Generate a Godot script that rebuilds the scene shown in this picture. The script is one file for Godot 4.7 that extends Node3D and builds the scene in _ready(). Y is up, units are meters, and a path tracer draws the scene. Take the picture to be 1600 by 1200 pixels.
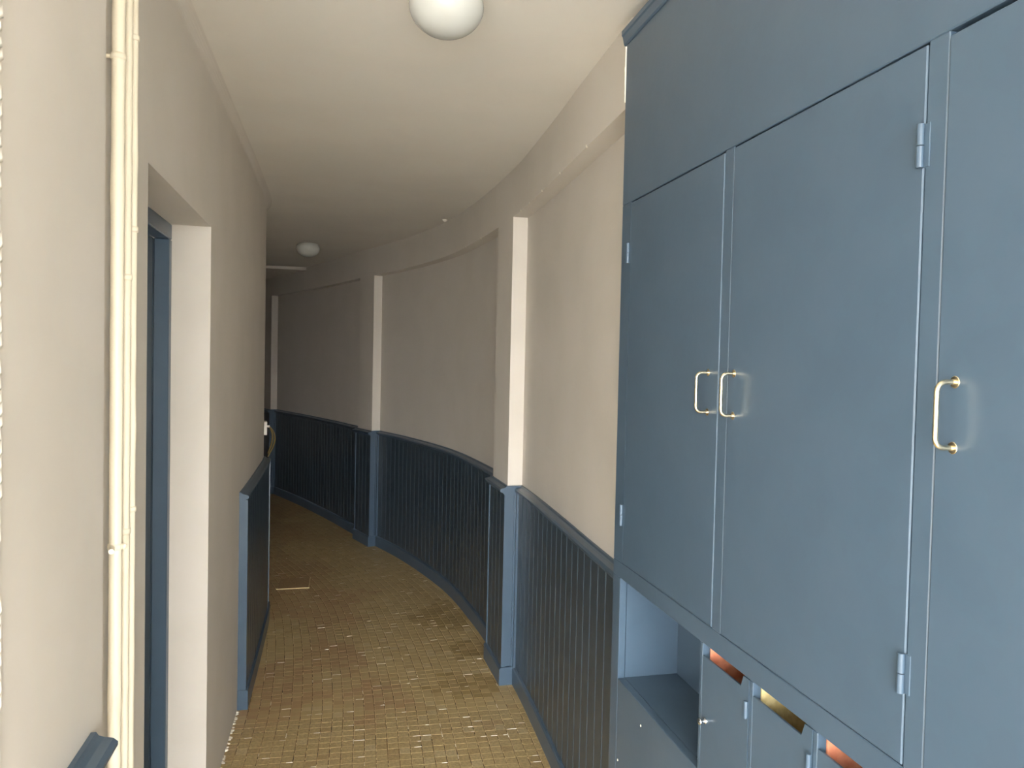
extends Node3D

# ---------------------------------------------------------------- helpers
var M := {}

func nrm(st: SurfaceTool, a: Vector3, b: Vector3, c: Vector3, na: Vector3, nb: Vector3, nc: Vector3) -> void:
	var g := (b - a).cross(c - a)
	var q := [a, b, c]
	var n := [na, nb, nc]
	if g.dot(na + nb + nc) > 0.0:
		q = [a, c, b]
		n = [na, nc, nb]
	for i in 3:
		st.set_normal(n[i])
		st.add_vertex(q[i])

func tri(st: SurfaceTool, a: Vector3, b: Vector3, c: Vector3, out: Vector3) -> void:
	var g := (b - a).cross(c - a)
	if g.length_squared() < 1e-16:
		return
	g = g.normalized()
	if g.dot(out) < 0.0:
		g = -g
	nrm(st, a, b, c, g, g, g)

func quad(st: SurfaceTool, a: Vector3, b: Vector3, c: Vector3, d: Vector3, out: Vector3) -> void:
	tri(st, a, b, c, out)
	tri(st, a, c, d, out)

func new_st() -> SurfaceTool:
	var st := SurfaceTool.new()
	st.begin(Mesh.PRIMITIVE_TRIANGLES)
	return st

# box between two corners with chamfered edges
func add_box(st: SurfaceTool, lo: Vector3, hi: Vector3, bev := 0.0) -> void:
	var c := (lo + hi) * 0.5
	var h := (hi - lo) * 0.5
	if bev <= 0.0:
		for ax in 3:
			for s in [-1.0, 1.0]:
				var u := (ax + 1) % 3
				var v := (ax + 2) % 3
				var p := []
				for k in [[-1, -1], [1, -1], [1, 1], [-1, 1]]:
					var q := Vector3.ZERO
					q[ax] = s * h[ax]
					q[u] = k[0] * h[u]
					q[v] = k[1] * h[v]
					p.append(c + q)
				var o := Vector3.ZERO
				o[ax] = s
				quad(st, p[0], p[1], p[2], p[3], o)
		return
	bev = min(bev, min(h.x, min(h.y, h.z)) * 0.9)
	for ax in 3:
		for s in [-1.0, 1.0]:
			var u := (ax + 1) % 3
			var v := (ax + 2) % 3
			var p := []
			for k in [[-1, -1], [1, -1], [1, 1], [-1, 1]]:
				var q := Vector3.ZERO
				q[ax] = s * h[ax]
				q[u] = k[0] * (h[u] - bev)
				q[v] = k[1] * (h[v] - bev)
				p.append(c + q)
			var o := Vector3.ZERO
			o[ax] = s
			quad(st, p[0], p[1], p[2], p[3], o)
	# edges
	for ax in 3:
		var u := (ax + 1) % 3
		var v := (ax + 2) % 3
		for su in [-1.0, 1.0]:
			for sv in [-1.0, 1.0]:
				var p := []
				for k in [[-1, 0], [1, 0], [1, 1], [-1, 1]]:
					var q := Vector3.ZERO
					q[ax] = k[0] * (h[ax] - bev)
					q[u] = su * (h[u] - (bev if k[1] == 1 else 0.0))
					q[v] = sv * (h[v] - (0.0 if k[1] == 1 else bev))
					p.append(c + q)
				var o := Vector3.ZERO
				o[u] = su
				o[v] = sv
				quad(st, p[0], p[1], p[2], p[3], o)
	for sx in [-1.0, 1.0]:
		for sy in [-1.0, 1.0]:
			for sz in [-1.0, 1.0]:
				var a := c + Vector3(sx * h.x, sy * (h.y - bev), sz * (h.z - bev))
				var b := c + Vector3(sx * (h.x - bev), sy * h.y, sz * (h.z - bev))
				var d := c + Vector3(sx * (h.x - bev), sy * (h.y - bev), sz * h.z)
				tri(st, a, b, d, Vector3(sx, sy, sz))

# round bar along a polyline, smooth
func add_tube(st: SurfaceTool, pts: Array, r: float, seg := 12, caps := true, radii := []) -> void:
	var rings := []
	var nn := []
	var up := Vector3(0.13, 0.2, 0.97).normalized()
	for i in pts.size():
		var t: Vector3
		if i == 0:
			t = pts[1] - pts[0]
		elif i == pts.size() - 1:
			t = pts[i] - pts[i - 1]
		else:
			t = (pts[i] - pts[i - 1]).normalized() + (pts[i + 1] - pts[i]).normalized()
		t = t.normalized()
		var a := (up - t * up.dot(t)).normalized()
		if i > 0:
			up = a
		var b := t.cross(a).normalized()
		var ring := []
		var nr := []
		var rr: float = radii[i] if radii.size() > i else r
		for k in seg:
			var an := TAU * k / seg
			var d := a * cos(an) + b * sin(an)
			ring.append(pts[i] + d * rr)
			nr.append(d)
		rings.append(ring)
		nn.append(nr)
	for i in pts.size() - 1:
		for k in seg:
			var j := (k + 1) % seg
			nrm(st, rings[i][k], rings[i][j], rings[i + 1][j], nn[i][k], nn[i][j], nn[i + 1][j])
			nrm(st, rings[i][k], rings[i + 1][j], rings[i + 1][k], nn[i][k], nn[i + 1][j], nn[i + 1][k])
	if caps:
		for e in [0, pts.size() - 1]:
			var o: Vector3 = (pts[0] - pts[1]) if e == 0 else (pts[e] - pts[e - 1])
			for k in seg:
				tri(st, pts[e], rings[e][k], rings[e][(k + 1) % seg], o)

# surface of revolution about an axis through c: prof holds (radius, height along axis)
func add_lathe(st: SurfaceTool, c: Vector3, axis: Vector3, prof: Array, seg := 32, smooth := true) -> void:
	var a := axis.cross(Vector3(0.31, 0.2, 0.9)).normalized()
	var b := axis.cross(a).normalized()
	for i in prof.size() - 1:
		var p: Vector2 = prof[i]
		var q: Vector2 = prof[i + 1]
		var n2 := Vector2(q.y - p.y, -(q.x - p.x)).normalized()
		var n0 := n2
		var n1 := n2
		if smooth:
			if i > 0:
				var pp: Vector2 = prof[i - 1]
				n0 = (n2 + Vector2(p.y - pp.y, -(p.x - pp.x)).normalized()).normalized()
			if i < prof.size() - 2:
				var qq: Vector2 = prof[i + 2]
				n1 = (n2 + Vector2(qq.y - q.y, -(qq.x - q.x)).normalized()).normalized()
		for k in seg:
			var d0 := a * cos(TAU * k / seg) + b * sin(TAU * k / seg)
			var d1 := a * cos(TAU * (k + 1) / seg) + b * sin(TAU * (k + 1) / seg)
			var v00 := c + d0 * p.x + axis * p.y
			var v01 := c + d1 * p.x + axis * p.y
			var v10 := c + d0 * q.x + axis * q.y
			var v11 := c + d1 * q.x + axis * q.y
			if p.x > 1e-6:
				nrm(st, v00, v01, v11, d0 * n0.x + axis * n0.y, d1 * n0.x + axis * n0.y, d1 * n1.x + axis * n1.y)
			if q.x > 1e-6:
				nrm(st, v00, v11, v10, d0 * n0.x + axis * n0.y, d1 * n1.x + axis * n1.y, d0 * n1.x + axis * n1.y)

# a wall line on the floor: x as a function of z, walked by arc length from its first point
class Path:
	var p := PackedVector2Array()      # x, z
	var s := PackedFloat32Array()
	func _init(k: Array) -> void:
		for i in k.size() - 1:
			var a: Vector2 = k[i]
			var b: Vector2 = k[i + 1]
			var m0: float = (b.x - a.x) / (b.y - a.y)
			var m1 := m0
			if i > 0:
				var w: Vector2 = k[i - 1]
				m0 = (b.x - w.x) / (b.y - w.y)
			if i < k.size() - 2:
				var w: Vector2 = k[i + 2]
				m1 = (w.x - a.x) / (w.y - a.y)
			var n := int(max(2, abs(b.y - a.y) / 0.04))
			var h := b.y - a.y
			for j in n + (1 if i == k.size() - 2 else 0):
				var t := float(j) / n
				var t2 := t * t
				var t3 := t2 * t
				var x: float = (2 * t3 - 3 * t2 + 1) * a.x + (t3 - 2 * t2 + t) * h * m0 + (-2 * t3 + 3 * t2) * b.x + (t3 - t2) * h * m1
				p.append(Vector2(x, a.y + h * t))
		s.append(0.0)
		for i in range(1, p.size()):
			s.append(s[i - 1] + p[i].distance_to(p[i - 1]))
	func length() -> float:
		return s[s.size() - 1]
	func idx(q: float) -> int:
		return clampi(s.bsearch(q) - 1, 0, p.size() - 2)
	func at(q: float) -> Vector2:
		var i := idx(q)
		return p[i].lerp(p[i + 1], (q - s[i]) / (s[i + 1] - s[i]))
	func dir(q: float) -> Vector2:
		var a := at(q - 0.06)
		var b := at(q + 0.06)
		return (b - a).normalized()
	func s_of_z(z: float) -> float:
		var lo := -4.5
		var hi := length() + 1.0
		for i in 40:
			var m := (lo + hi) * 0.5
			if at(m).y > z:
				lo = m
			else:
				hi = m
		return lo
	# off > 0 goes to the right of the walking direction
	func pos(q: float, off: float, y: float) -> Vector3:
		var c := at(q)
		var d := dir(q)
		return Vector3(c.x - d.y * off, y, c.y + d.x * off)
	func side(q: float) -> Vector3:
		var d := dir(q)
		return Vector3(-d.y, 0, d.x)

# extrude a closed profile of (off, y) points along a path
func add_sweep(st: SurfaceTool, path: Path, prof: Array, s0: float, s1: float, step := 0.1) -> void:
	var n := int(max(1, ceil((s1 - s0) / step)))
	var area := 0.0
	for i in prof.size():
		var a: Vector2 = prof[i]
		var b: Vector2 = prof[(i + 1) % prof.size()]
		area += a.x * b.y - b.x * a.y
	var sg := 1.0 if area > 0.0 else -1.0
	for j in n:
		var q0 := lerpf(s0, s1, float(j) / n)
		var q1 := lerpf(s0, s1, float(j + 1) / n)
		var w0 := path.side(q0)
		var w1 := path.side(q1)
		for i in prof.size():
			var a: Vector2 = prof[i]
			var b: Vector2 = prof[(i + 1) % prof.size()]
			var nn := Vector2(b.y - a.y, -(b.x - a.x)).normalized() * sg
			var n0 := w0 * nn.x + Vector3.UP * nn.y
			var n1 := w1 * nn.x + Vector3.UP * nn.y
			var p0 := path.pos(q0, a.x, a.y)
			var p1 := path.pos(q0, b.x, b.y)
			var p2 := path.pos(q1, b.x, b.y)
			var p3 := path.pos(q1, a.x, a.y)
			nrm(st, p0, p1, p2, n0, n0, n1)
			nrm(st, p0, p2, p3, n0, n1, n1)
	var poly := PackedVector2Array()
	for v in prof:
		poly.append(v)
	var ids := Geometry2D.triangulate_polygon(poly)
	for e in 2:
		var q := s0 if e == 0 else s1
		var d := path.dir(q)
		var o := Vector3(d.x, 0, d.y) * (-1.0 if e == 0 else 1.0)
		for i in range(0, ids.size(), 3):
			tri(st, path.pos(q, prof[ids[i]].x, prof[ids[i]].y), path.pos(q, prof[ids[i + 1]].x, prof[ids[i + 1]].y), path.pos(q, prof[ids[i + 2]].x, prof[ids[i + 2]].y), o)

# extrude an outline lying in the (z, y) plane from x0 to x1
func add_plate(st: SurfaceTool, outline: Array, x0: float, x1: float) -> void:
	var poly := PackedVector2Array()
	for v in outline:
		poly.append(v)
	var ids := Geometry2D.triangulate_polygon(poly)
	for x in [x0, x1]:
		var o := Vector3(-1 if x == min(x0, x1) else 1, 0, 0)
		for i in range(0, ids.size(), 3):
			tri(st, Vector3(x, poly[ids[i]].y, poly[ids[i]].x), Vector3(x, poly[ids[i + 1]].y, poly[ids[i + 1]].x), Vector3(x, poly[ids[i + 2]].y, poly[ids[i + 2]].x), o)
	var cw := Geometry2D.is_polygon_clockwise(poly)
	for i in poly.size():
		var a := poly[i]
		var b := poly[(i + 1) % poly.size()]
		var n := Vector2(b.y - a.y, -(b.x - a.x)) * (-1.0 if cw else 1.0)
		quad(st, Vector3(x0, a.y, a.x), Vector3(x0, b.y, b.x), Vector3(x1, b.y, b.x), Vector3(x1, a.y, a.x), Vector3(0, n.y, n.x))

func obj(called: String, st: SurfaceTool, mat: Material, parent: Node = self) -> MeshInstance3D:
	var o := MeshInstance3D.new()
	o.name = called
	o.mesh = st.commit()
	o.material_override = mat
	parent.add_child(o, true)
	var w := parent
	while w != self:                     # shapes are written in room coordinates
		o.position -= w.position
		w = w.get_parent()
	return o

func part_box(called: String, lo: Vector3, hi: Vector3, bev: float, mat: Material, parent: Node = self) -> MeshInstance3D:
	var st := new_st()
	add_box(st, lo, hi, bev)
	return obj(called, st, mat, parent)

func thing(called: String, label: String, category: String, at := Vector3.ZERO, group := "") -> Node3D:
	var o := Node3D.new()
	o.name = called
	add_child(o, true)
	o.position = at
	tag(o, label, category, group)
	return o

func tag(o: Node, label: String, category: String, group := "", kind := "") -> void:
	o.set_meta("label", label)
	o.set_meta("category", category)
	if group != "":
		o.set_meta("group", group)
	if kind != "":
		o.set_meta("kind", kind)

func struct(o: Node, label: String, category: String) -> void:
	tag(o, label, category, "", "structure")

# ---------------------------------------------------------------- materials
func noise_tex(sd: int, freq: float, ramp: Gradient, oct := 4) -> NoiseTexture2D:
	var n := FastNoiseLite.new()
	n.seed = sd
	n.frequency = freq
	n.fractal_octaves = oct
	var t := NoiseTexture2D.new()
	t.width = 512
	t.height = 512
	t.seamless = true
	t.noise = n
	t.color_ramp = ramp
	return t

func bump_tex(sd: int, freq: float, strength: float, oct := 4) -> NoiseTexture2D:
	var n := FastNoiseLite.new()
	n.seed = sd
	n.frequency = freq
	n.fractal_octaves = oct
	var t := NoiseTexture2D.new()
	t.width = 512
	t.height = 512
	t.seamless = true
	t.noise = n
	t.as_normal_map = true
	t.bump_strength = strength
	return t

func ramp2(a: Color, b: Color) -> Gradient:
	var g := Gradient.new()
	g.colors = PackedColorArray([a, b])
	g.offsets = PackedFloat32Array([0.3, 0.7])
	return g

func mat(c: Color, rough: float, metal := 0.0) -> StandardMaterial3D:
	var m := StandardMaterial3D.new()
	m.albedo_color = c
	m.roughness = rough
	m.metallic = metal
	return m

func textured(tex: Texture2D, scale: float, rough: float, bump: Texture2D = null, bs := 1.0) -> StandardMaterial3D:
	var m := StandardMaterial3D.new()
	m.albedo_texture = tex
	m.roughness = rough
	m.uv1_triplanar = true
	m.uv1_world_triplanar = true
	m.uv1_scale = Vector3.ONE * scale
	if bump:
		m.normal_enabled = true
		m.normal_texture = bump
		m.normal_scale = bs
	return m

func make_materials() -> void:
	var pl := Color(0.850, 0.819, 0.772)
	var ce := Color(0.895, 0.868, 0.820)
	var plaster_bump := bump_tex(3, 0.012, 4.0, 5)
	M.plaster = textured(noise_tex(1, 0.006, ramp2(pl.darkened(0.01), pl.lightened(0.02))), 0.7, 0.75, plaster_bump, 0.10)
	M.ceiling = textured(noise_tex(2, 0.005, ramp2(ce.darkened(0.01), ce.lightened(0.02))), 0.6, 0.8, plaster_bump, 0.08)
	M.white_paint = mat(Color(0.93, 0.89, 0.80), 0.35)
	M.caulk = mat(Color(0.95, 0.92, 0.85), 0.6)
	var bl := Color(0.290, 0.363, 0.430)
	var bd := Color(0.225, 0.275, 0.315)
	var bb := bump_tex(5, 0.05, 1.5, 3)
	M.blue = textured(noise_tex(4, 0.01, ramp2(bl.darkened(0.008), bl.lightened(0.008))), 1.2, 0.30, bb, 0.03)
	M.blue_shaded = textured(noise_tex(6, 0.02, ramp2(bd.darkened(0.02), bd.lightened(0.02))), 1.2, 0.30, bb, 0.04)  # darker copy of the blue paint, shade put into its colour
	M.brass = mat(Color(0.90, 0.86, 0.75), 0.26, 1.0)
	M.rose = mat(Color(0.84, 0.68, 0.42), 0.3, 1.0)
	M.chrome = mat(Color(0.80, 0.82, 0.84), 0.25, 1.0)
	M.salmon = textured(noise_tex(7, 0.02, ramp2(Color(0.93, 0.58, 0.44), Color(0.97, 0.66, 0.52))), 3.0, 0.5)
	M.cream = textured(noise_tex(8, 0.02, ramp2(Color(0.84, 0.76, 0.52), Color(0.94, 0.87, 0.65))), 3.0, 0.5)
	M.glass = mat(Color(0.77, 0.77, 0.74), 0.10)
	M.lamp_base = mat(Color(0.70, 0.69, 0.66), 0.4)
	M.cable = mat(Color(0.50, 0.42, 0.24), 0.45)
	M.box = mat(Color(0.90, 0.88, 0.82), 0.4)
	M.edge_metal = mat(Color(0.90, 0.82, 0.62), 0.35, 0.6)
	M.dark = mat(Color(0.10, 0.11, 0.12), 0.6)
	M.pale_bounce = textured(noise_tex(13, 0.05, ramp2(Color(0.74, 0.73, 0.71), Color(0.82, 0.81, 0.79))), 1.5, 0.5)  # pale so that it bounces neutral light upwards
	M.pavement = textured(noise_tex(9, 0.02, ramp2(Color(0.66, 0.655, 0.64), Color(0.74, 0.73, 0.71))), 0.5, 0.9)
	var g := Gradient.new()
	g.offsets = PackedFloat32Array([0.0, 0.34, 0.46, 0.66, 0.72, 1.0])
	g.colors = PackedColorArray([Color(0.16, 0.11, 0.06), Color(0.24, 0.17, 0.09), Color(0.50, 0.40, 0.24), Color(0.58, 0.46, 0.28), Color(0.86, 0.78, 0.58), Color(0.92, 0.85, 0.68)])
	M.grout = textured(noise_tex(11, 0.03, g, 3), 2.2, 0.7)
	var tb := bump_tex(12, 0.06, 3.0, 3)
	M.tile_many = StandardMaterial3D.new()
	M.tile_many.vertex_color_use_as_albedo = true
	M.tile_many.roughness = 0.46
	M.tile_set = []
	for i in 12:
		var m := textured(noise_tex(40 + i % 2, 0.03, ramp2(Color(0.90, 0.90, 0.90), Color.WHITE), 4), 4.0, 0.46, tb, 0.25)
		m.albedo_color = tile_tone(i).linear_to_srgb()
		M.tile_set.append(m)

# linear base colours of the worn floor tiles, ochre to red brown to stained
func tile_tone(i: int) -> Color:
	var t := [Color(0.540, 0.395, 0.186), Color(0.550, 0.408, 0.195), Color(0.520, 0.380, 0.177), Color(0.535, 0.392, 0.183),
		Color(0.510, 0.358, 0.172), Color(0.490, 0.328, 0.157), Color(0.470, 0.303, 0.147), Color(0.520, 0.370, 0.177),
		Color(0.410, 0.288, 0.116), Color(0.380, 0.263, 0.104), Color(0.580, 0.445, 0.232), Color(0.480, 0.340, 0.155)]
	return t[i % 12]

func tile_index(p: Vector3, rng: RandomNumberGenerator, zone: FastNoiseLite) -> int:
	# stained patches by the right-hand boards, a redder strip along the left
	for e in [[0.68, -4.66, 0.20, 0.26], [0.62, -3.62, 0.20, 0.17], [0.72, -4.05, 0.10, 0.16]]:
		var d := Vector2((p.x - e[0]) / e[2], (p.z - e[1]) / e[3]).length()
		if d + zone.get_noise_2d(p.x * 90.0, p.z * 90.0) * 0.4 + rng.randf_range(-0.25, 0.25) < 0.9:
			return [8, 9, 8, 11][rng.randi() % 4]
	var red := zone.get_noise_2d(p.x * 14.0, p.z * 9.0) + clampf((-0.02 - p.x) * 0.9, -0.3, 0.28) - clampf((p.z + 3.2) * 0.5, -0.05, 0.3)
	if red > 0.16:
		return 4 + rng.randi() % 3
	if red > 0.05:
		return [7, 4, 2][rng.randi() % 3]
	return [0, 1, 2, 3, 3, 0, 0, 3, 1, 2, 10, 11][rng.randi() % 12]

# ---------------------------------------------------------------- the scene
const CEIL := 2.545
const DADO := 0.99
var R: Path
var L: Path

func _ready() -> void:
	var cam := Camera3D.new()
	cam.name = "camera"
	cam.fov = rad_to_deg(2.0 * atan(600.0 / 1170.0))
	cam.near = 0.02
	cam.position = Vector3(0, 1.6, 0)
	cam.rotation_degrees = Vector3(-1.675, -12.98, 1.2317)
	add_child(cam)
	cam.current = true

	var env := Environment.new()
	var sky := Sky.new()
	var ps := ProceduralSkyMaterial.new()
	ps.sky_top_color = Color(0.92, 0.935, 0.95)
	ps.sky_horizon_color = Color(0.95, 0.95, 0.95)
	ps.ground_horizon_color = Color(0.70, 0.69, 0.67)
	ps.ground_bottom_color = Color(0.55, 0.54, 0.52)
	ps.sun_angle_max = 0.0
	ps.energy_multiplier = 1.0
	sky.sky_material = ps
	env.sky = sky
	env.background_mode = Environment.BG_SKY
	env.tonemap_mode = Environment.TONE_MAPPER_LINEAR
	env.tonemap_exposure = 32.0
	env.sdfgi_enabled = true
	env.ssao_enabled = true
	env.ssil_enabled = true
	var we := WorldEnvironment.new()
	we.name = "world_environment"
	we.environment = env
	add_child(we)

	make_materials()
	R = Path.new([Vector2(0.80, -1.94), Vector2(0.82, -2.46), Vector2(0.836, -2.8), Vector2(0.853, -3.3), Vector2(0.855, -3.58),
		Vector2(0.836, -4.08), Vector2(0.806, -4.5), Vector2(0.745, -5.03), Vector2(0.632, -5.53), Vector2(0.470, -6.07), Vector2(0.305, -6.5),
		Vector2(0.095, -7.06), Vector2(-0.060, -7.5), Vector2(-0.322, -8.17), Vector2(-0.464, -8.51), Vector2(-0.692, -9.01), Vector2(-1.06, -9.8), Vector2(-1.75, -11.2)])
	L = Path.new([Vector2(-0.43, -2.711), Vector2(-0.43, -3.3), Vector2(-0.43, -3.55), Vector2(-0.430, -3.9), Vector2(-0.434, -4.3),
		Vector2(-0.443, -4.75), Vector2(-0.474, -5.0), Vector2(-0.580, -5.4), Vector2(-0.80, -6.1), Vector2(-1.11, -7.0), Vector2(-1.48, -8.0), Vector2(-2.12, -9.5), Vector2(-2.9, -11.2)])
	build_shell()
	build_right_wall()
	build_left_wall()
	build_door()
	build_tiles()
	build_cupboard()
	build_lamps()
	build_pipes()
	build_small()

func build_shell() -> void:
	var st := new_st()
	add_box(st, Vector3(-3.6, -0.14, -11.6), Vector3(2.0, -0.0012, -0.3))
	var f := obj("floor", st, M.grout)
	struct(f, "worn ochre and red brown floor of small square tiles with dark joints", "floor")
	st = new_st()
	add_box(st, Vector3(-3.6, -0.14, -0.3), Vector3(2.0, 0.0, 2.6))
	obj("added_bounce_floor", st, M.pale_bounce, f)  # unseen pale slab, added to bounce neutral light onto the ceiling
	st = new_st()
	add_box(st, Vector3(-3.6, CEIL, -11.6), Vector3(2.0, CEIL + 0.15, 2.6))
	var c := obj("ceiling", st, M.ceiling)
	struct(c, "plain cream painted ceiling curving away with the corridor", "ceiling")
	# small blob of filler left on the ceiling
	st = new_st()
	add_lathe(st, Vector3(0.672, CEIL, -5.02), Vector3.DOWN, [Vector2(0.016, 0.0), Vector2(0.015, 0.006), Vector2(0.009, 0.014), Vector2(0.0, 0.017)], 12)
	obj("filler_blob", st, M.caulk, c)
	# wall at the far end of the corridor
	st = new_st()
	add_box(st, Vector3(-3.6, 0, -11.6), Vector3(1.3, CEIL, -11.35))
	var wf := obj("wall_far", st, M.plaster)
	struct(wf, "cream wall closing the dark far end of the corridor", "wall")
	part_box("added_dark_panel", Vector3(-2.75, 0.0, -11.352), Vector3(-1.62, 2.15, -11.31), 0.004, M.blue_shaded, wf)  # unseen dark panel, added to darken the far end
	# entrance lobby behind the viewer: wider than the corridor, glazed doorway open to the day
	st = new_st()
	add_box(st, Vector3(-2.4, 0, 2.4), Vector3(-2.0, CEIL, 2.6))
	var wb := obj("wall_back", st, M.plaster)
	struct(wb, "cream entrance wall with a wide doorway open to daylight", "wall")
	st = new_st()
	add_box(st, Vector3(1.1, 0, 2.4), Vector3(2.0, CEIL, 2.6))
	obj("door_pier", st, M.plaster, wb)
	st = new_st()
	add_box(st, Vector3(-2.0, 2.45, 2.4), Vector3(1.1, CEIL, 2.6))
	obj("lintel", st, M.plaster, wb)
	st = new_st()
	add_box(st, Vector3(-2.4, 0, -0.965), Vector3(-2.2, CEIL, 2.4))
	struct(obj("wall_lobby", st, M.plaster), "cream side wall of the entrance lobby behind the viewer", "wall")
	st = new_st()
	add_box(st, Vector3(-2.4, 0, -1.165), Vector3(-0.601, CEIL, -0.965))
	obj("return_wall", st, M.plaster, wb)
	# right-hand side wall behind and beside the cupboard
	st = new_st()
	add_plate(st, [Vector2(-1.93, 0), Vector2(2.4, 0), Vector2(2.4, CEIL), Vector2(-1.93, CEIL)], 0.932, 1.3)
	var wr := obj("wall_cupboard", st, M.plaster)
	struct(wr, "cream wall that the tall blue cupboard is built against", "wall")
	st = new_st()
	add_box(st, Vector3(0.78, 0, -0.262), Vector3(0.931, CEIL, 0.3))
	obj("wall_pier", st, M.plaster, wr)
	st = new_st()
	add_box(st, Vector3(0.79, 2.502, -1.935), Vector3(0.931, CEIL, -0.263))
	obj("bulkhead", st, M.plaster, wr)
	# ground outside the door
	st = new_st()
	add_box(st, Vector3(-12, -0.3, 2.6), Vector3(12, -0.14, 22))
	struct(obj("pavement", st, M.pavement), "grey pavement outside the entrance doorway", "pavement")

# board with chamfered long edges: lies in x (depth, back at 0, face at -t), y up, z width centred
func board_mesh(w: float, h: float, t: float) -> ArrayMesh:
	var st := new_st()
	var c := 0.005
	var a := w * 0.5 - 0.0003
	var pr := [Vector2(0, -a), Vector2(-t + c * 1.1, -a), Vector2(-t, -a + c), Vector2(-t, a - c), Vector2(-t + c * 1.1, a), Vector2(0, a)]
	for i in 6:
		var p: Vector2 = pr[i]
		var q: Vector2 = pr[(i + 1) % 6]
		var n := Vector2(q.y - p.y, -(q.x - p.x))
		var m := (p + q) * 0.5 - Vector2(-t * 0.5, 0)
		if n.dot(m) < 0.0:
			n = -n
		quad(st, Vector3(p.x, 0, p.y), Vector3(q.x, 0, q.y), Vector3(q.x, h, q.y), Vector3(p.x, h, p.y), Vector3(n.x, 0, n.y))
	for y in [0.0, h]:
		for i in range(1, 5):
			tri(st, Vector3(pr[0].x, y, pr[0].y), Vector3(pr[i].x, y, pr[i].y), Vector3(pr[i + 1].x, y, pr[i + 1].y), Vector3(0, y - 0.01, 0))
	return st.commit()

# tongued boards along a path between s0 and s1, faces at distance off from the path, on the given side
func boards(path: Path, s0: float, s1: float, off: float, sgn: float, parent: Node3D, y0: float, y1: float, target := 0.082) -> void:
	var n := int(max(1, round((s1 - s0) / target)))
	var w := (s1 - s0) / n
	var mesh := board_mesh(w, y1 - y0, 0.012)
	for i in n:
		var q := s0 + (i + 0.5) * w
		var d := path.dir(q)
		var o := MeshInstance3D.new()
		o.name = "board"
		o.mesh = mesh
		o.material_override = M.blue_shaded
		parent.add_child(o, true)
		var zx := Vector3(d.x, 0, d.y) * -1.0
		var xx := path.side(q) * sgn
		# keep a right-handed frame whichever side the boards face
		if sgn < 0.0:
			zx = -zx
		o.transform = Transform3D(Basis(xx, Vector3.UP, zx), path.pos(q, off * 1.0 + 0.012 * sgn, y0))

func dado_profile(f: float, sg: float) -> Array:
	# moulded capping: f is the plaster face, sg the way into the room
	return [Vector2(f, 0.945), Vector2(f + sg * 0.018, 0.945), Vector2(f + sg * 0.022, 0.951), Vector2(f + sg * 0.030, 0.958), Vector2(f + sg * 0.038, 0.961), Vector2(f + sg * 0.041, 0.966),
		Vector2(f + sg * 0.041, 0.972), Vector2(f + sg * 0.034, 0.978), Vector2(f + sg * 0.020, 0.981), Vector2(f + sg * 0.012, 0.984), Vector2(f + sg * 0.008, 0.990), Vector2(f, 0.990)]

func base_profile(f: float, sg: float) -> Array:
	# skirting with a rounded top; f is its back
	return [Vector2(f, 0.0), Vector2(f + sg * 0.036, 0.0), Vector2(f + sg * 0.036, 0.078), Vector2(f + sg * 0.032, 0.086), Vector2(f + sg * 0.024, 0.090), Vector2(f, 0.090)]

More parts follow.
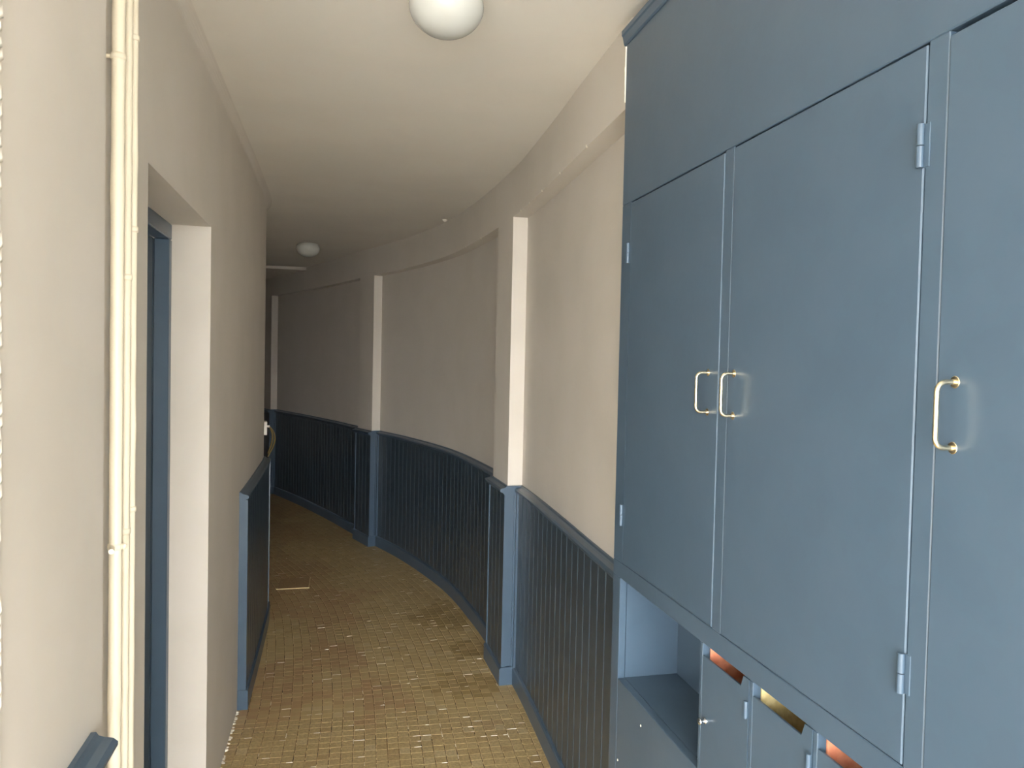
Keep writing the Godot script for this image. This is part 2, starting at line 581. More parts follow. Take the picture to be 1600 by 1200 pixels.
func build_right_wall() -> void:
	var e := R.length() + 0.15
	var st := new_st()
	add_sweep(st, R, [Vector2(0.036, 0), Vector2(0.17, 0), Vector2(0.17, CEIL), Vector2(0.036, CEIL)], 0.0, e)
	var w := obj("wall_right", st, M.plaster)
	struct(w, "long curving cream plaster wall with pilasters above blue boarding", "wall")
	# downstand along the ceiling
	st = new_st()
	add_sweep(st, R, [Vector2(-0.038, 2.31), Vector2(0.036, 2.31), Vector2(0.036, CEIL), Vector2(-0.038, CEIL)], 0.0, e)
	var bm := obj("trim_1", st, M.plaster)
	struct(bm, "cream boxed downstand running along the top of the curving wall", "beam")
	for q in [[0.42, 0.006], [0.78, 0.005], [1.08, 0.006], [1.32, 0.004], [1.5, 0.005], [2.35, 0.006], [2.7, 0.005]]:
		var cc := R.pos(q[0], -0.038, 2.312)
		st = new_st()
		add_lathe(st, cc + R.side(q[0]) * 0.001, -R.side(q[0]) + Vector3(0, -0.4, 0), [Vector2(q[1], 0.0), Vector2(q[1] * 0.8, 0.002), Vector2(0.0, 0.004)], 8)
		obj("filler_blob", st, M.caulk, bm)

	var bb := new_st()
	add_sweep(bb, R, base_profile(0.036, -1.0), 0.0, R.s_of_z(-3.58))
	var base := obj("baseboard_right", bb, M.blue)
	struct(base, "blue skirting along the foot of the curving boarded wall", "baseboard")
	var dd := new_st()
	add_sweep(dd, R, dado_profile(0.036, -1.0), 0.0, R.s_of_z(-3.60))
	var rail := obj("trim_2", dd, M.blue)
	struct(rail, "blue moulded dado rail capping the boards of the curving wall", "dado rail")

	var wd := 0.335
	var pil_s := [R.s_of_z(-3.58), R.s_of_z(-6.475), R.s_of_z(-9.11)]
	# upper pilasters
	for q in pil_s:
		st = new_st()
		add_sweep(st, R, [Vector2(-0.038, 0.985), Vector2(0.036, 0.985), Vector2(0.036, 2.31), Vector2(-0.038, 2.31)], q + 0.012, q + wd - 0.012)
		obj("pilaster", st, M.plaster, w)
	var wain := new_st()
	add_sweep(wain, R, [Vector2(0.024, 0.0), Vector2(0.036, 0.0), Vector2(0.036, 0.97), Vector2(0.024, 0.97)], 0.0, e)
	var ws := obj("wainscot", wain, M.blue_shaded, w)
	var starts := [0.0, pil_s[0] + wd, pil_s[1] + wd, pil_s[2] + wd]
	var ends := [pil_s[0], pil_s[1], pil_s[2], e - 0.2]
	for i in 4:
		boards(R, starts[i] + 0.02, ends[i] - 0.020, 0.012, 1.0, ws, 0.03, 0.955)
		if i > 0:
			st = new_st()
			add_sweep(st, R, base_profile(0.036, -1.0), starts[i], ends[i])
			obj("skirting", st, M.blue, base)
			st = new_st()
			add_sweep(st, R, dado_profile(0.036, -1.0), starts[i], ends[i])
			obj("dado_rail", st, M.blue, rail)
		# corner beads where the boards meet a pilaster
		for q in [[starts[i] + 0.001, starts[i] + 0.019], [ends[i] - 0.020, ends[i] - 0.001]]:
			st = new_st()
			add_sweep(st, R, [Vector2(0.002, 0.085), Vector2(0.024, 0.085), Vector2(0.024, 0.955), Vector2(0.002, 0.955)], q[0], q[1])
			obj("corner_bead", st, M.blue, w)
	# blue lower pilasters: boarded cheeks, a panelled face, plinth and capping
	for q in pil_s:
		st = new_st()
		add_sweep(st, R, [Vector2(-0.042, 0.0), Vector2(0.034, 0.0), Vector2(0.034, 0.96), Vector2(-0.042, 0.96)], q + 0.004, q + wd - 0.004)
		var pb := obj("pilaster_casing", st, M.blue, w)
		# narrow stiles and panel on the face that looks along the corridor
		st = new_st()
		add_sweep(st, R, [Vector2(-0.056, 0.088), Vector2(-0.034, 0.088), Vector2(-0.034, 0.95), Vector2(-0.056, 0.95)], q - 0.003, q + 0.006)
		obj("stile", st, M.blue, pb)
		st = new_st()
		add_sweep(st, R, [Vector2(-0.006, 0.088), Vector2(0.012, 0.088), Vector2(0.012, 0.95), Vector2(-0.006, 0.95)], q - 0.003, q + 0.006)
		obj("stile", st, M.blue, pb)
		boards(R, q + 0.008, q + wd - 0.014, -0.054, 1.0, pb, 0.03, 0.952, 0.075)
		st = new_st()
		add_sweep(st, R, [Vector2(-0.058, 0.088), Vector2(-0.042, 0.088), Vector2(-0.042, 0.95), Vector2(-0.058, 0.95)], q + wd - 0.014, q + wd - 0.002)
		obj("corner_bead", st, M.blue, pb)
		st = new_st()
		var pf := []
		for v in base_profile(-0.030, -1.0):
			pf.append(v)
		pf[0] = Vector2(0.034, 0.0)
		pf[5] = Vector2(0.034, 0.090)
		add_sweep(st, R, pf, q - 0.010, q + wd + 0.006)
		obj("plinth", st, M.blue, base)
		st = new_st()
		var df := dado_profile(-0.038, -1.0)
		df[0] = Vector2(0.036, 0.945)
		df[11] = Vector2(0.036, 0.990)
		add_sweep(st, R, df, q - 0.006, q + wd + 0.010)
		obj("dado_rail", st, M.blue, rail)

func build_left_wall() -> void:
	var e := L.length() + 0.15
	var st := new_st()
	var pr := [Vector2(0, 0), Vector2(0, CEIL - 0.03)]
	for k in 7:
		var a := PI * 0.5 * k / 6.0
		pr.append(Vector2(0.03 - 0.03 * cos(a), CEIL - 0.03 + 0.03 * sin(a)))
	pr.append_array([Vector2(-0.16, CEIL), Vector2(-0.16, 0)])
	add_sweep(st, L, pr, 0.0, e)
	var top := Path.new([Vector2(-0.43, -1.38), Vector2(-0.43, -2.0), Vector2(-0.43, -2.711)])
	var pt := pr.duplicate()
	pt[0] = Vector2(0, 2.3)
	pt[pt.size() - 1] = Vector2(-0.16, 2.3)
	add_sweep(st, top, pt, 0.0, top.length())
	var w := obj("wall_left", st, M.plaster)
	struct(w, "cream plaster wall with a deep doorway bending away out of sight", "wall")
	# pier between the pipes and the doorway, lintel over the doorway
	st = new_st()
	add_box(st, Vector3(-0.60, 0, -1.856), Vector3(-0.43, 2.3, -1.38))
	obj("pier", st, M.plaster, w)
	st = new_st()
	add_box(st, Vector3(-0.60, 2.035, -2.711), Vector3(-0.43, 2.3, -1.856))
	obj("lintel", st, M.plaster, w)
	# near wall, a little proud, ending in a rounded arris beside the pipes
	st = new_st()
	var n := 8
	var rr := 0.022
	var prev := Vector2(-0.388, -0.965)
	var chain := [prev]
	for k in n + 1:
		var a := PI * 0.5 * k / n
		chain.append(Vector2(-0.388 - rr + rr * cos(a), -1.398 - rr * sin(a) + rr - 0.010))
	chain.append(Vector2(-0.43, -1.408))
	for i in chain.size() - 1:
		var a: Vector2 = chain[i]
		var b: Vector2 = chain[i + 1]
		var na := Vector3(b.y - a.y, 0, -(b.x - a.x)).normalized()
		if na.x + 0.3 * -na.z < 0.0:
			na = -na
		var n0 := na
		var n1 := na
		if i > 0 and i < n + 1:
			var t0 := PI * 0.5 * (i - 1) / n
			var t1 := PI * 0.5 * i / n
			n0 = Vector3(cos(t0), 0, -sin(t0))
			n1 = Vector3(cos(t1), 0, -sin(t1))
		nrm(st, Vector3(a.x, 0, a.y), Vector3(b.x, 0, b.y), Vector3(b.x, CEIL, b.y), n0, n1, n1)
		nrm(st, Vector3(a.x, 0, a.y), Vector3(b.x, CEIL, b.y), Vector3(a.x, CEIL, a.y), n0, n1, n0)
	add_box(st, Vector3(-0.60, 0, -1.379), Vector3(-0.43, CEIL, -0.965))
	add_box(st, Vector3(-0.43, 0, -0.985), Vector3(-0.388, CEIL, -0.965))
	var nw := obj("wall_near", st, M.plaster)
	struct(nw, "smooth cream wall beside the white pipes above a short blue dado", "wall")
	# rough ridge of hand-combed plaster beyond which the wall goes on
	st = new_st()
	var rng := RandomNumberGenerator.new()
	rng.seed = 5
	var y := 0.02
	while y < CEIL - 0.05:
		var z := -0.992 + rng.randf_range(-0.003, 0.003)
		var h := rng.randf_range(0.016, 0.024)
		var r := rng.randf_range(0.0035, 0.0055)
		var a := Vector3(-0.3885, y, z + 0.030)
		var b := Vector3(-0.3865, y + h * 0.7, z + 0.012)
		var c := Vector3(-0.3885, y + h * 1.5, z)
		add_tube(st, [a, b, c], r, 6, true, [r * 0.5, r, r * 0.2])
		y += h * 0.82
	var rg := obj("plaster_ridge", st, M.plaster, nw)
	rg.set_meta("kind", "stuff")

	# blue dado at the foot of the near wall
	st = new_st()
	add_box(st, Vector3(-0.388, 0.0, -1.322), Vector3(-0.374, 0.938, -0.965), 0.002)
	var nb := obj("wainscot", st, M.blue, nw)
	var nst := new_st()
	var pth := Path.new([Vector2(-0.388, -0.962), Vector2(-0.388, -1.1), Vector2(-0.388, -1.328)])
	add_sweep(nst, pth, dado_profile(0.0, 1.0).map(func(v): return v - Vector2(0, 0.010)), 0.0, pth.length(), 1.0)
	struct(obj("trim_3", nst, M.blue), "short blue dado rail ending just before the white pipes", "dado rail")

	# blue boarding on the far part of the left wall
	var s0 := L.s_of_z(-3.535)
	var s1 := L.s_of_z(-4.80)
	st = new_st()
	add_sweep(st, L, [Vector2(0, 0), Vector2(0.022, 0), Vector2(0.022, 0.95), Vector2(0, 0.95)], s0, s1)
	var lw := obj("wainscot", st, M.blue_shaded, w)
	boards(L, s0 + 0.012, s1 - 0.014, 0.034, -1.0, lw, 0.03, 0.955)
	st = new_st()
	add_sweep(st, L, [Vector2(0.0, 0.0), Vector2(0.037, 0.0), Vector2(0.037, 0.955), Vector2(0.0, 0.955)], s0 - 0.006, s0 + 0.011)
	obj("end_stile", st, M.blue, w)
	st = new_st()
	add_sweep(st, L, [Vector2(0.022, 0.085), Vector2(0.040, 0.085), Vector2(0.040, 0.955), Vector2(0.022, 0.955)], s1 - 0.013, s1 + 0.001)
	obj("end_bead", st, M.blue, w)
	st = new_st()
	add_sweep(st, L, dado_profile(0.0, 1.0), s0 - 0.010, s1 + 0.008)
	struct(obj("trim_4", st, M.blue), "blue moulded dado rail on the boarding where the wall bends away", "dado rail")
	st = new_st()
	add_sweep(st, L, [Vector2(0, 0), Vector2(0.046, 0), Vector2(0.046, 0.084), Vector2(0.040, 0.090), Vector2(0, 0.090)], s0 - 0.010, s1 + 0.006)
	struct(obj("baseboard_left", st, M.blue), "dark blue skirting under the boarding where the wall bends away", "baseboard")
	# crumbs of mortar along the foot of the plaster
	st = new_st()
	for i in 60:
		var q := rng.randf_range(0.0, s0 - 0.01)
		var r := rng.randf_range(0.003, 0.009)
		add_lathe(st, L.pos(q, rng.randf_range(0.0, 0.008), 0.0), Vector3.UP, [Vector2(r, 0.0), Vector2(r * 0.8, r * 0.4), Vector2(0, r * 0.6)], 6)
	obj("mortar_crumbs", st, M.caulk, w).set_meta("kind", "stuff")

func build_door() -> void:
	var st := new_st()
	add_box(st, Vector3(-0.601, 1.983, -2.711), Vector3(-0.553, 2.035, -1.856), 0.003)
	var d := obj("door_1", st, M.blue)
	struct(d, "dark blue door in a blue frame set deep in the left wall", "door")
	part_box("jamb", Vector3(-0.601, 0, -2.711), Vector3(-0.553, 1.983, -2.672), 0.003, M.blue, d)
	part_box("jamb", Vector3(-0.601, 0, -1.895), Vector3(-0.553, 1.983, -1.856), 0.003, M.blue, d)
	part_box("door_leaf", Vector3(-0.642, 0.006, -2.667), Vector3(-0.602, 1.980, -1.900), 0.003, M.blue_shaded, d)
	part_box("door_stop", Vector3(-0.660, 0, -2.711), Vector3(-0.602, 1.983, -2.669), 0.003, M.blue, d)
	part_box("door_stop", Vector3(-0.660, 0, -1.898), Vector3(-0.602, 1.983, -1.856), 0.003, M.blue, d)
	part_box("door_stop", Vector3(-0.660, 1.9835, -2.711), Vector3(-0.602, 2.035, -1.856), 0.003, M.blue, d)
	# closes the opening behind the leaf
	st = new_st()
	add_box(st, Vector3(-0.75, 0, -2.9), Vector3(-0.661, 2.3, -1.7))
	obj("wall_lining", st, M.plaster, d)

func tile_mesh() -> ArrayMesh:
	# 1 m square unit tile, 8 mm thick, softly worn edges; scaled when laid
	var st := new_st()
	var a := 0.5
	var b := 0.46
	for k in 4:
		var r0 := Vector2(a, a).rotated(k * PI / 2)
		var r1 := Vector2(a, a).rotated((k + 1) * PI / 2)
		var i0 := Vector2(b, b).rotated(k * PI / 2)
		var i1 := Vector2(b, b).rotated((k + 1) * PI / 2)
		var o := Vector2(1, 0).rotated((k + 1) * PI / 2 - PI / 4 + PI / 4)
		var mid := (r0 + r1)
		quad(st, Vector3(i0.x, 0, i0.y), Vector3(i1.x, 0, i1.y), Vector3(r1.x, -0.001, r1.y), Vector3(r0.x, -0.001, r0.y), Vector3(mid.x * 0.02, 1, mid.y * 0.02))
		quad(st, Vector3(r0.x, -0.001, r0.y), Vector3(r1.x, -0.001, r1.y), Vector3(r1.x, -0.008, r1.y), Vector3(r0.x, -0.008, r0.y), Vector3(mid.x, 0, mid.y))
		tri(st, Vector3(0, 0, 0), Vector3(i0.x, 0, i0.y), Vector3(i1.x, 0, i1.y), Vector3.UP)
	return st.commit()

func left_x(z: float) -> float:
	if z > -1.40:
		return -0.388
	if z > -1.856:
		return -0.43
	if z > -2.711:
		return -0.553
	return L.at(L.s_of_z(z)).x

func build_tiles() -> void:
	var mesh := tile_mesh()
	var rng := RandomNumberGenerator.new()
	rng.seed = 11
	var zone := FastNoiseLite.new()
	zone.seed = 21
	zone.frequency = 0.1
	var pitch := 0.0465
	var near := []
	var far := []
	var s := -1.90
	while s < R.length() - 0.6:
		var d := R.dir(s)
		var turn := R.dir(s - 0.25).angle_to(R.dir(s + 0.25)) / 0.5
		for c in range(0, 48):
			var off := 0.02 - (c + 0.5) * pitch
			var p := R.pos(s, off, 0.0)
			if p.x < left_x(p.z) - 0.02 or (p.z > -1.94 and p.x > 0.745):
				continue
			var sq := 1.0 - absf(turn) * -off
			var sz: float = (0.0463 if rng.randf() < 0.72 else 0.0445) * sq
			var b := Basis(Vector3(-d.y, 0, d.x) * (0.0455 if rng.randf() < 0.35 else 0.0437), Vector3.UP, Vector3(-d.x, 0, -d.y) * sz)
			b = b * Basis(Vector3.UP, rng.randf_range(-0.012, 0.012)) * Basis(Vector3.RIGHT, 0.0)
			p.y = rng.randf_range(-0.0004, 0.0006)
			var ti := tile_index(p, rng, zone)
			var it := [Transform3D(b, p), ti, p.distance_to(Vector3(0, 1.6, 0))]
			# the nearest ones that the picture shows are laid singly
			var v := Vector3(p.x, p.y - 1.6, p.z).rotated(Vector3.UP, deg_to_rad(12.98)).rotated(Vector3.RIGHT, deg_to_rad(1.675))
			if v.z < -0.5 and v.y / v.z < 600.0 / 1170.0 + 0.012 and p.x > left_x(p.z) - 0.005:
				near.append(it)
			else:
				far.append(it)
		s += pitch
	# pale slivers of mortar left showing in some of the joints
	var fl := new_st()
	for i in 190:
		var q := 0.85 + pow(rng.randf(), 1.6) * 4.2
		q = round(q / pitch) * pitch - 1.90 + 1.90
		var oo: float = 0.02 - round(rng.randf() * 26.0) * pitch
		var along := rng.randf() < 0.25
		var len := rng.randf_range(0.012, 0.045)
		var s0: float = -1.90 + (round((q + 1.90) / pitch) + 0.5) * pitch
		var hw := rng.randf_range(0.0005, 0.0011)
		if R.pos(s0, oo, 0).x < left_x(R.pos(s0, oo, 0).z) + 0.06:
			continue
		if along:
			add_sweep(fl, R, [Vector2(oo - hw, -0.001), Vector2(oo + hw, -0.001), Vector2(oo + hw, 0.0009), Vector2(oo - hw, 0.0009)], s0 - pitch * 0.5, s0 - pitch * 0.5 + len, 1.0)
		else:
			add_sweep(fl, R, [Vector2(oo - len, -0.001), Vector2(oo, -0.001), Vector2(oo, 0.0009), Vector2(oo - len, 0.0009)], s0 - hw, s0 + hw, 1.0)
	obj("mortar_slivers", fl, M.caulk, get_node("floor")).set_meta("kind", "stuff")
	near.sort_custom(func(a, b): return a[2] < b[2])
	var floor_node := get_node("floor")
	for i in near.size():
		if i < 300:
			var o := MeshInstance3D.new()
			o.name = "tile"
			o.mesh = mesh
			o.material_override = M.tile_set[near[i][1]]
			floor_node.add_child(o, true)
			o.transform = near[i][0]
		else:
			far.append(near[i])
	var mm := MultiMesh.new()
	mm.transform_format = MultiMesh.TRANSFORM_3D
	mm.use_colors = true
	mm.mesh = mesh
	mm.instance_count = far.size()
	for i in far.size():
		mm.set_instance_transform(i, far[i][0])
		mm.set_instance_color(i, tile_tone(far[i][1]) * rng.randf_range(0.9, 1.0))
	var mi := MultiMeshInstance3D.new()
	mi.name = "tiles"
	mi.multimesh = mm
	mi.material_override = M.tile_many
	mi.set_meta("kind", "stuff")
	floor_node.add_child(mi, true)

const FX := 0.745       # face of the cupboard
func cb(called: String, z0: float, z1: float, y0: float, y1: float, x0: float, x1: float, bev: float, m: Material, parent: Node) -> MeshInstance3D:
	return part_box(called, Vector3(x0, y0, z0), Vector3(x1, y1, z1), bev, m, parent)

func handle(door: Node3D, z: float, y0: float, y1: float) -> void:
	var pr := 0.027
	var f := 0.013
	var pts := [Vector3(FX + 0.002, y1, z)]
	for k in 7:
		var a := PI * 0.5 * k / 6.0
		pts.append(Vector3(FX - pr + f - f * sin(a), y1 - f + f * cos(a), z))
	for k in 7:
		var a := PI * 0.5 * k / 6.0
		pts.append(Vector3(FX - pr + f - f * cos(a), y0 + f - f * sin(a), z))
	pts.append(Vector3(FX + 0.002, y0, z))
	var st := new_st()
	add_tube(st, pts, 0.0034, 14)
	for y in [y0, y1]:
		add_lathe(st, Vector3(FX + 0.0005, y, z), Vector3(-1, 0, 0), [Vector2(0.0078, 0.0), Vector2(0.0078, 0.0016), Vector2(0.0070, 0.0022), Vector2(0.0036, 0.0024), Vector2(0.0, 0.0024)], 20, false)
	var h := obj("handle", st, M.brass, door)
	h.set_meta("label", "polished brass bow handle")

func hinge(parent: Node3D, z: float, y0: float, y1: float) -> void:
	var st := new_st()
	add_box(st, Vector3(FX - 0.0012, y0, z), Vector3(FX + 0.002, y1, z + 0.012), 0.0005)
	var ym := (y0 + y1) * 0.5
	add_tube(st, [Vector3(FX - 0.005, y0, z), Vector3(FX - 0.005, ym - 0.0006, z)], 0.0048, 12)
	add_tube(st, [Vector3(FX - 0.005, ym + 0.0006, z), Vector3(FX - 0.005, y1, z)], 0.0048, 12)
	obj("hinge", st, M.blue, parent)

func build_cupboard() -> void:
	var t := thing("cupboard", "tall blue built-in cupboard with brass handles and small lockers below", "cupboard", Vector3(0.835, 0, -1.1))
	var g := 0.0016
	var th := 0.02
	var zl := -1.936
	var ze := -0.262
	var xb := FX + th
	# face frame and fixed panels
	cb("fascia_panel", zl, ze, 2.031, 2.47, FX, xb, 0.0015, M.blue, t)
	cb("stile", zl, -1.871, 1.067, 2.031, FX, xb, 0.0015, M.blue, t)
	cb("stile", -1.376, -1.342, 1.067, 2.031, FX, xb, 0.0015, M.blue, t)
	cb("stile", -0.846, -0.812, 1.067, 2.031, FX, xb, 0.0015, M.blue, t)
	cb("stile", -0.310, ze, 1.067, 2.031, FX, xb, 0.0015, M.blue, t)
	cb("rail", zl, ze, 1.024, 1.067, FX, xb, 0.0015, M.blue, t)
	cb("stile", zl, -1.883, 0.0, 1.024, FX, xb, 0.0015, M.blue, t)
	var pn := cb("fixed_panel", -1.883, -1.416, 0.0, 0.752, FX, xb, 0.0015, M.blue, t)
	# cornice
	var st := new_st()
	var cp := Path.new([Vector2(FX, ze), Vector2(FX, -1.0), Vector2(FX, -1.942)])
	add_sweep(st, cp, [Vector2(0.03, 2.463), Vector2(-0.003, 2.463), Vector2(-0.006, 2.467), Vector2(-0.010, 2.486), Vector2(-0.013, 2.490), Vector2(-0.013, 2.502), Vector2(0.03, 2.502)], 0.0, cp.length(), 2.0)
	obj("cornice", st, M.blue, t)
	# carcass
	cb("side_panel", zl, zl + 0.018, 0.0, 2.46, xb, 0.93, 0.0, M.blue, t)
	cb("side_panel", ze - 0.018, ze, 0.0, 2.46, xb, 0.93, 0.0, M.blue, t)
	cb("top_panel", zl, ze, 2.46, 2.50, xb, 0.93, 0.0, M.blue, t)
	cb("back_panel", zl + 0.018, ze - 0.018, 0.0, 2.46, 0.918, 0.93, 0.0, M.blue, t)
	cb("shelf", zl + 0.018, ze - 0.018, 1.03, 1.05, xb, 0.918, 0.0, M.blue, t)
	# open niche: floor, cheeks and ceiling
	cb("niche_floor", -1.883, -1.416, 0.734, 0.752, FX + 0.0205, 0.918, 0.0, M.blue, t)
	cb("niche_side", -1.901, -1.883, 0.74, 1.024, FX + 0.0205, 0.918, 0.0, M.blue, t)
	# tall doors
	var dz := [[-1.871, -1.376], [-1.342, -0.846], [-0.812, -0.310]]
	var hz := [-1.421, -1.317, -0.782]
	for i in 3:
		var a: float = dz[i][0] + g
		var b: float = dz[i][1] - g
		var d := cb("door", a, b, 1.067 + g, 2.031 - (4.5 if i == 2 else 2.2) * g, FX - 0.001, xb - 0.001, 0.0018, M.blue, t)
		handle(d, hz[i], 1.505, 1.587)
		if i == 0:
			hinge(d, -1.877, 1.869, 1.922)
			hinge(d, -1.877, 1.169, 1.225)
		elif i == 1:
			hinge(d, -0.850, 1.867, 1.924)
			hinge(d, -0.850, 1.167, 1.221)
		else:
			hinge(d, -0.314, 1.867, 1.924)
			hinge(d, -0.314, 1.167, 1.221)
	# small lockers: dividers, linings, notched doors
	var lz := [-1.416, -1.222, -1.032, -0.842, -0.652, -0.462, -0.270]
	for i in 6:
		var z0: float = lz[i]
		var z1: float = lz[i + 1]
		var dv := cb("divider", z0 - 0.006, z0 + 0.005, 0.0, 1.024, FX, 0.762, 0.0012, M.blue, t)
		cb("divider_board", z0 - 0.0055, z0 + 0.004, 0.0, 1.024, 0.7625, 0.917, 0.0, [M.salmon, M.cream][1 if i == 1 else 0] if i > 0 else M.blue, dv)
		var lm: StandardMaterial3D = M.cream if i == 1 else M.salmon
		var ln := cb("locker_lining", z0 + 0.0045, z0 + 0.0075, 0.10, 1.0235, 0.7622, 0.912, 0.0, lm, t)
		ln.set_meta("label", "cream inner face of the locker" if i == 1 else "salmon pink inner face of the locker")
		cb("locker_back", z0 + 0.008, z1 - 0.0065, 0.10, 1.0235, 0.912, 0.9175, 0.0, lm, ln)
		# door outline in (z, y), the handhold cut out of its top edge
		var a := z0 + 0.0065
		var b := z1 - 0.0085
		var top := 1.0225
		var st2 := new_st()
		add_plate(st2, [Vector2(a, 0.06), Vector2(b, 0.06), Vector2(b, top), Vector2(b - 0.020, top), Vector2(b - 0.029, 0.9995), Vector2(a, 0.9995)], FX, FX + 0.004)
		var d := obj("locker_door", st2, M.blue, t)
		var st3 := new_st()
		add_tube(st3, [Vector3(FX - 0.004, 0.951, b - 0.002), Vector3(FX - 0.004, 0.983, b - 0.002)], 0.0042, 12)
		add_box(st3, Vector3(FX - 0.001, 0.951, b - 0.010), Vector3(FX + 0.001, 0.983, b - 0.001), 0.0003)
		obj("hinge", st3, M.blue, d)
		if i == 0:
			var st4 := new_st()
			add_lathe(st4, Vector3(FX, 0.870, a + 0.020), Vector3(-1, 0, 0), [Vector2(0.006, 0.0), Vector2(0.0062, 0.003), Vector2(0.0036, 0.004), Vector2(0.0034, 0.009), Vector2(0.0064, 0.011), Vector2(0.0072, 0.014), Vector2(0.005, 0.0165), Vector2(0.0, 0.017)], 16)
			obj("knob", st4, M.chrome, d).set_meta("label", "small chrome knob")
	cb("locker_plinth", -1.416, ze, 0.0, 0.058, FX, xb, 0.001, M.blue, t)
	# white screw heads in the fixed panel
	for q in [Vector2(-1.72, 0.700), Vector2(-1.868, 0.535)]:
		var st5 := new_st()
		add_lathe(st5, Vector3(FX, q.y, q.x), Vector3(-1, 0, 0), [Vector2(0.0032, 0.0), Vector2(0.0028, 0.0008), Vector2(0.0, 0.0011)], 10)
		obj("screw_head", st5, M.caulk, pn)
	# bead of white caulk up the edge beside the downstand
	var st6 := new_st()
	var rng := RandomNumberGenerator.new()
	rng.seed = 9
	var pts := []
	var rad := []
	for k in 18:
		pts.append(Vector3(FX + 0.0005 + rng.randf_range(-0.0006, 0.0006), 2.312 + k * 0.0088, zl - 0.0035))
		rad.append(rng.randf_range(0.0022, 0.0040))
	add_tube(st6, pts, 0.003, 8, true, rad)
	obj("caulk_bead", st6, M.caulk, t)

func build_lamps() -> void:
	var spots := [[Vector3(0.254, CEIL, -1.943), "unlit white glass globe lamp on the ceiling before the tall blue cupboard"],
		[Vector3(-0.271, CEIL, -6.47), "unlit white glass globe lamp far along the dim corridor by the ceiling step"]]
	for q in spots:
		var p: Vector3 = q[0]
		var t := thing("ceiling_lamp", q[1], "lamp", p, "globe ceiling lamps")
		var st := new_st()
		add_lathe(st, p, Vector3.DOWN, [Vector2(0.0, 0.0), Vector2(0.074, 0.0), Vector2(0.076, 0.010), Vector2(0.070, 0.018), Vector2(0.0, 0.018)], 40, false)
		obj("base_ring", st, M.lamp_base, t)
		var pr := [Vector2(0.084, 0.010), Vector2(0.090, 0.016), Vector2(0.0945, 0.026), Vector2(0.096, 0.036)]
		for k in 13:
			var a := PI * 0.5 * (k + 1) / 13.0
			pr.append(Vector2(0.096 * cos(a), 0.036 + 0.076 * sin(a)))
		st = new_st()
		add_lathe(st, p, Vector3.DOWN, pr, 48)
		obj("glass_globe", st, M.glass, t)
		# lip of the glass against the base
		st = new_st()
		add_lathe(st, p, Vector3.DOWN, [Vector2(0.082, 0.008), Vector2(0.086, 0.006), Vector2(0.088, 0.011), Vector2(0.084, 0.013)], 40)
		obj("rim", st, M.lamp_base, t)

func build_pipes() -> void:
	var px := [[-0.408, -1.536, 0.0116], [-0.409, -1.603, 0.0085], [-0.410, -1.648, 0.0088]]
	var lab := ["thickest white painted pipe, standing in the corner of the near wall", "thin white painted pipe between its two neighbours", "thin white painted pipe standing next to the deep doorway"]
	var cl := [[2.332, 1.236, 2.15, 0.62], [2.29, 1.25, 1.75], [2.23, 1.285, 1.85]]
	for i in 3:
		var x: float = px[i][0]
		var z: float = px[i][1]
		var r: float = px[i][2]
		var t := thing("pipe", lab[i], "pipe", Vector3(x, 0, z), "white pipes beside the doorway")
		var rng := RandomNumberGenerator.new()
		rng.seed = 30 + i
		var pts := []
		var rad := []
		for k in 52:
			pts.append(Vector3(x + rng.randf_range(-0.0003, 0.0003), CEIL * k / 51.0, z + rng.randf_range(-0.0003, 0.0003)))
			rad.append(r * (1.10 if k in [19 + 5 * i, 38 + i] else 1.0))
		var st := new_st()
		add_tube(st, pts, r, 18, false, rad)
		obj("pipe_tube", st, M.white_paint, t)
		for k in cl[i].size():
			var y: float = cl[i][k]
			st = new_st()
			add_lathe(st, Vector3(x, y - 0.006, z), Vector3.UP, [Vector2(r * 0.95, 0.0), Vector2(r + 0.0018, 0.001), Vector2(r + 0.0022, 0.006), Vector2(r + 0.0018, 0.011), Vector2(r * 0.95, 0.012)], 18)
			if i == 0 and k < 2:
				# screwed lug on the near side of the ring, and its stem to the wall
				add_tube(st, [Vector3(x + r * 0.7, y, z + r * 0.2), Vector3(x + r + 0.006, y, z + 0.006)], 0.0058, 10)
				add_tube(st, [Vector3(x - 0.004, y - 0.001, z + r * 0.6), Vector3(x + 0.006, y + 0.002, z + 0.050)], 0.0050, 10)
				add_lathe(st, Vector3(x + r + 0.004, y + 0.001, z + 0.004), Vector3(0.8, 0, 0.6), [Vector2(0.0052, 0.0), Vector2(0.0052, 0.003), Vector2(0.003, 0.0048), Vector2(0.0, 0.0048)], 10)
			else:
				add_tube(st, [Vector3(x - r * 0.8, y, z), Vector3(-0.430, y, z)], 0.004, 8)
			obj("pipe_clip", st, M.white_paint, t)

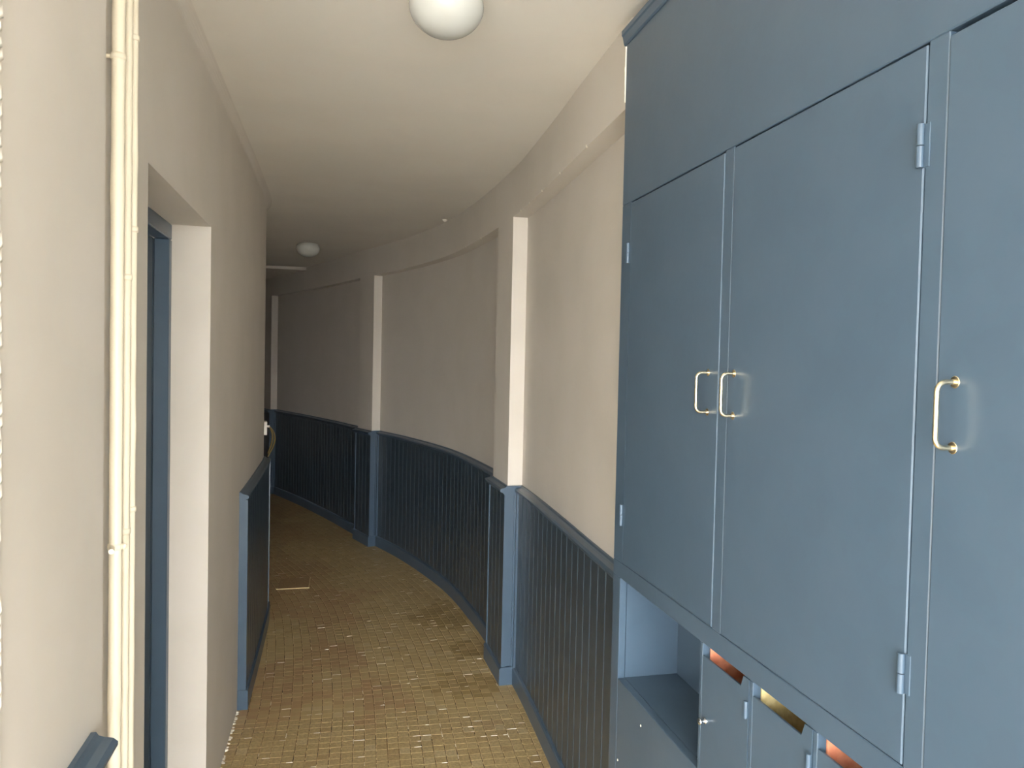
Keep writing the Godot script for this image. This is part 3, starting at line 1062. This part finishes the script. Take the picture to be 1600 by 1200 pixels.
func build_small() -> void:
	# white box on the bend of the left wall with a loop of cable hanging from it
	var q := L.s_of_z(-4.90)
	var c := L.pos(q, 0.0, 1.155)
	var n := L.side(q)
	var d := L.dir(q)
	var f := Vector3(d.x, 0, d.y)
	var st := new_st()
	add_box(st, Vector3(-0.035, -0.042, -0.010), Vector3(0.035, 0.042, 0.010), 0.003)
	var b := thing("junction_box", "small white box on the plaster just above the cable loop", "junction box", c)
	var o := MeshInstance3D.new()
	o.name = "casing"
	o.mesh = st.commit()
	o.material_override = M.box
	b.add_child(o, true)
	o.transform = Transform3D(Basis(-f, Vector3.UP, n), n * 0.008)
	st = new_st()
	add_tube(st, [Vector3(0, 0.01, 0.008), Vector3(0, 0.01, 0.026)], 0.007, 12)
	o = MeshInstance3D.new()
	o.name = "cable_gland"
	o.mesh = st.commit()
	o.material_override = M.box
	b.add_child(o, true)
	o.transform = Transform3D(Basis(-f, Vector3.UP, n), n * 0.008)
	var cab := thing("cable_loop", "loop of tan cable hanging from the small white box at the bend", "cable", c)
	for k in 2:
		var pts := []
		for i in 25:
			var u := i / 24.0
			var out := 0.020 + (0.040 - 0.014 * k) * sin(PI * pow(u, 0.8))
			pts.append(c + n * (out + 0.008) + Vector3.DOWN * (u * (0.20 - 0.02 * k) - 0.012) + f * (0.06 * u + 0.01 * k))
		st = new_st()
		add_tube(st, pts, 0.0042, 10)
		obj("cable_strand", st, M.cable, cab)
	# metal-edged access cover let into the floor
	var h := thing("floor_hatch", "square tiled access cover with a pale metal edge in the floor", "access cover", Vector3(-0.30, 0, -5.47))
	var x0 := -0.405
	var x1 := -0.183
	var z0 := -5.60
	var z1 := -5.338
	part_box("cover_plate", Vector3(x0 + 0.008, -0.001, z0 + 0.008), Vector3(x1 - 0.008, 0.0022, z1 - 0.008), 0.001, M.tile_set[6], h)
	part_box("edge_strip", Vector3(x0, -0.001, z1 - 0.008), Vector3(x1, 0.0045, z1), 0.001, M.edge_metal, h)
	part_box("edge_strip", Vector3(x1 - 0.006, -0.001, z0), Vector3(x1, 0.0045, z1 - 0.008), 0.001, M.edge_metal, h)
	# dropped step in the ceiling far down the corridor
	st = new_st()
	add_box(st, Vector3(-3.0, CEIL - 0.030, -11.35), Vector3(-0.20, CEIL, -8.15))
	struct(obj("trim_5", st, M.plaster), "shallow dropped step in the ceiling at the dark end", "ceiling step")
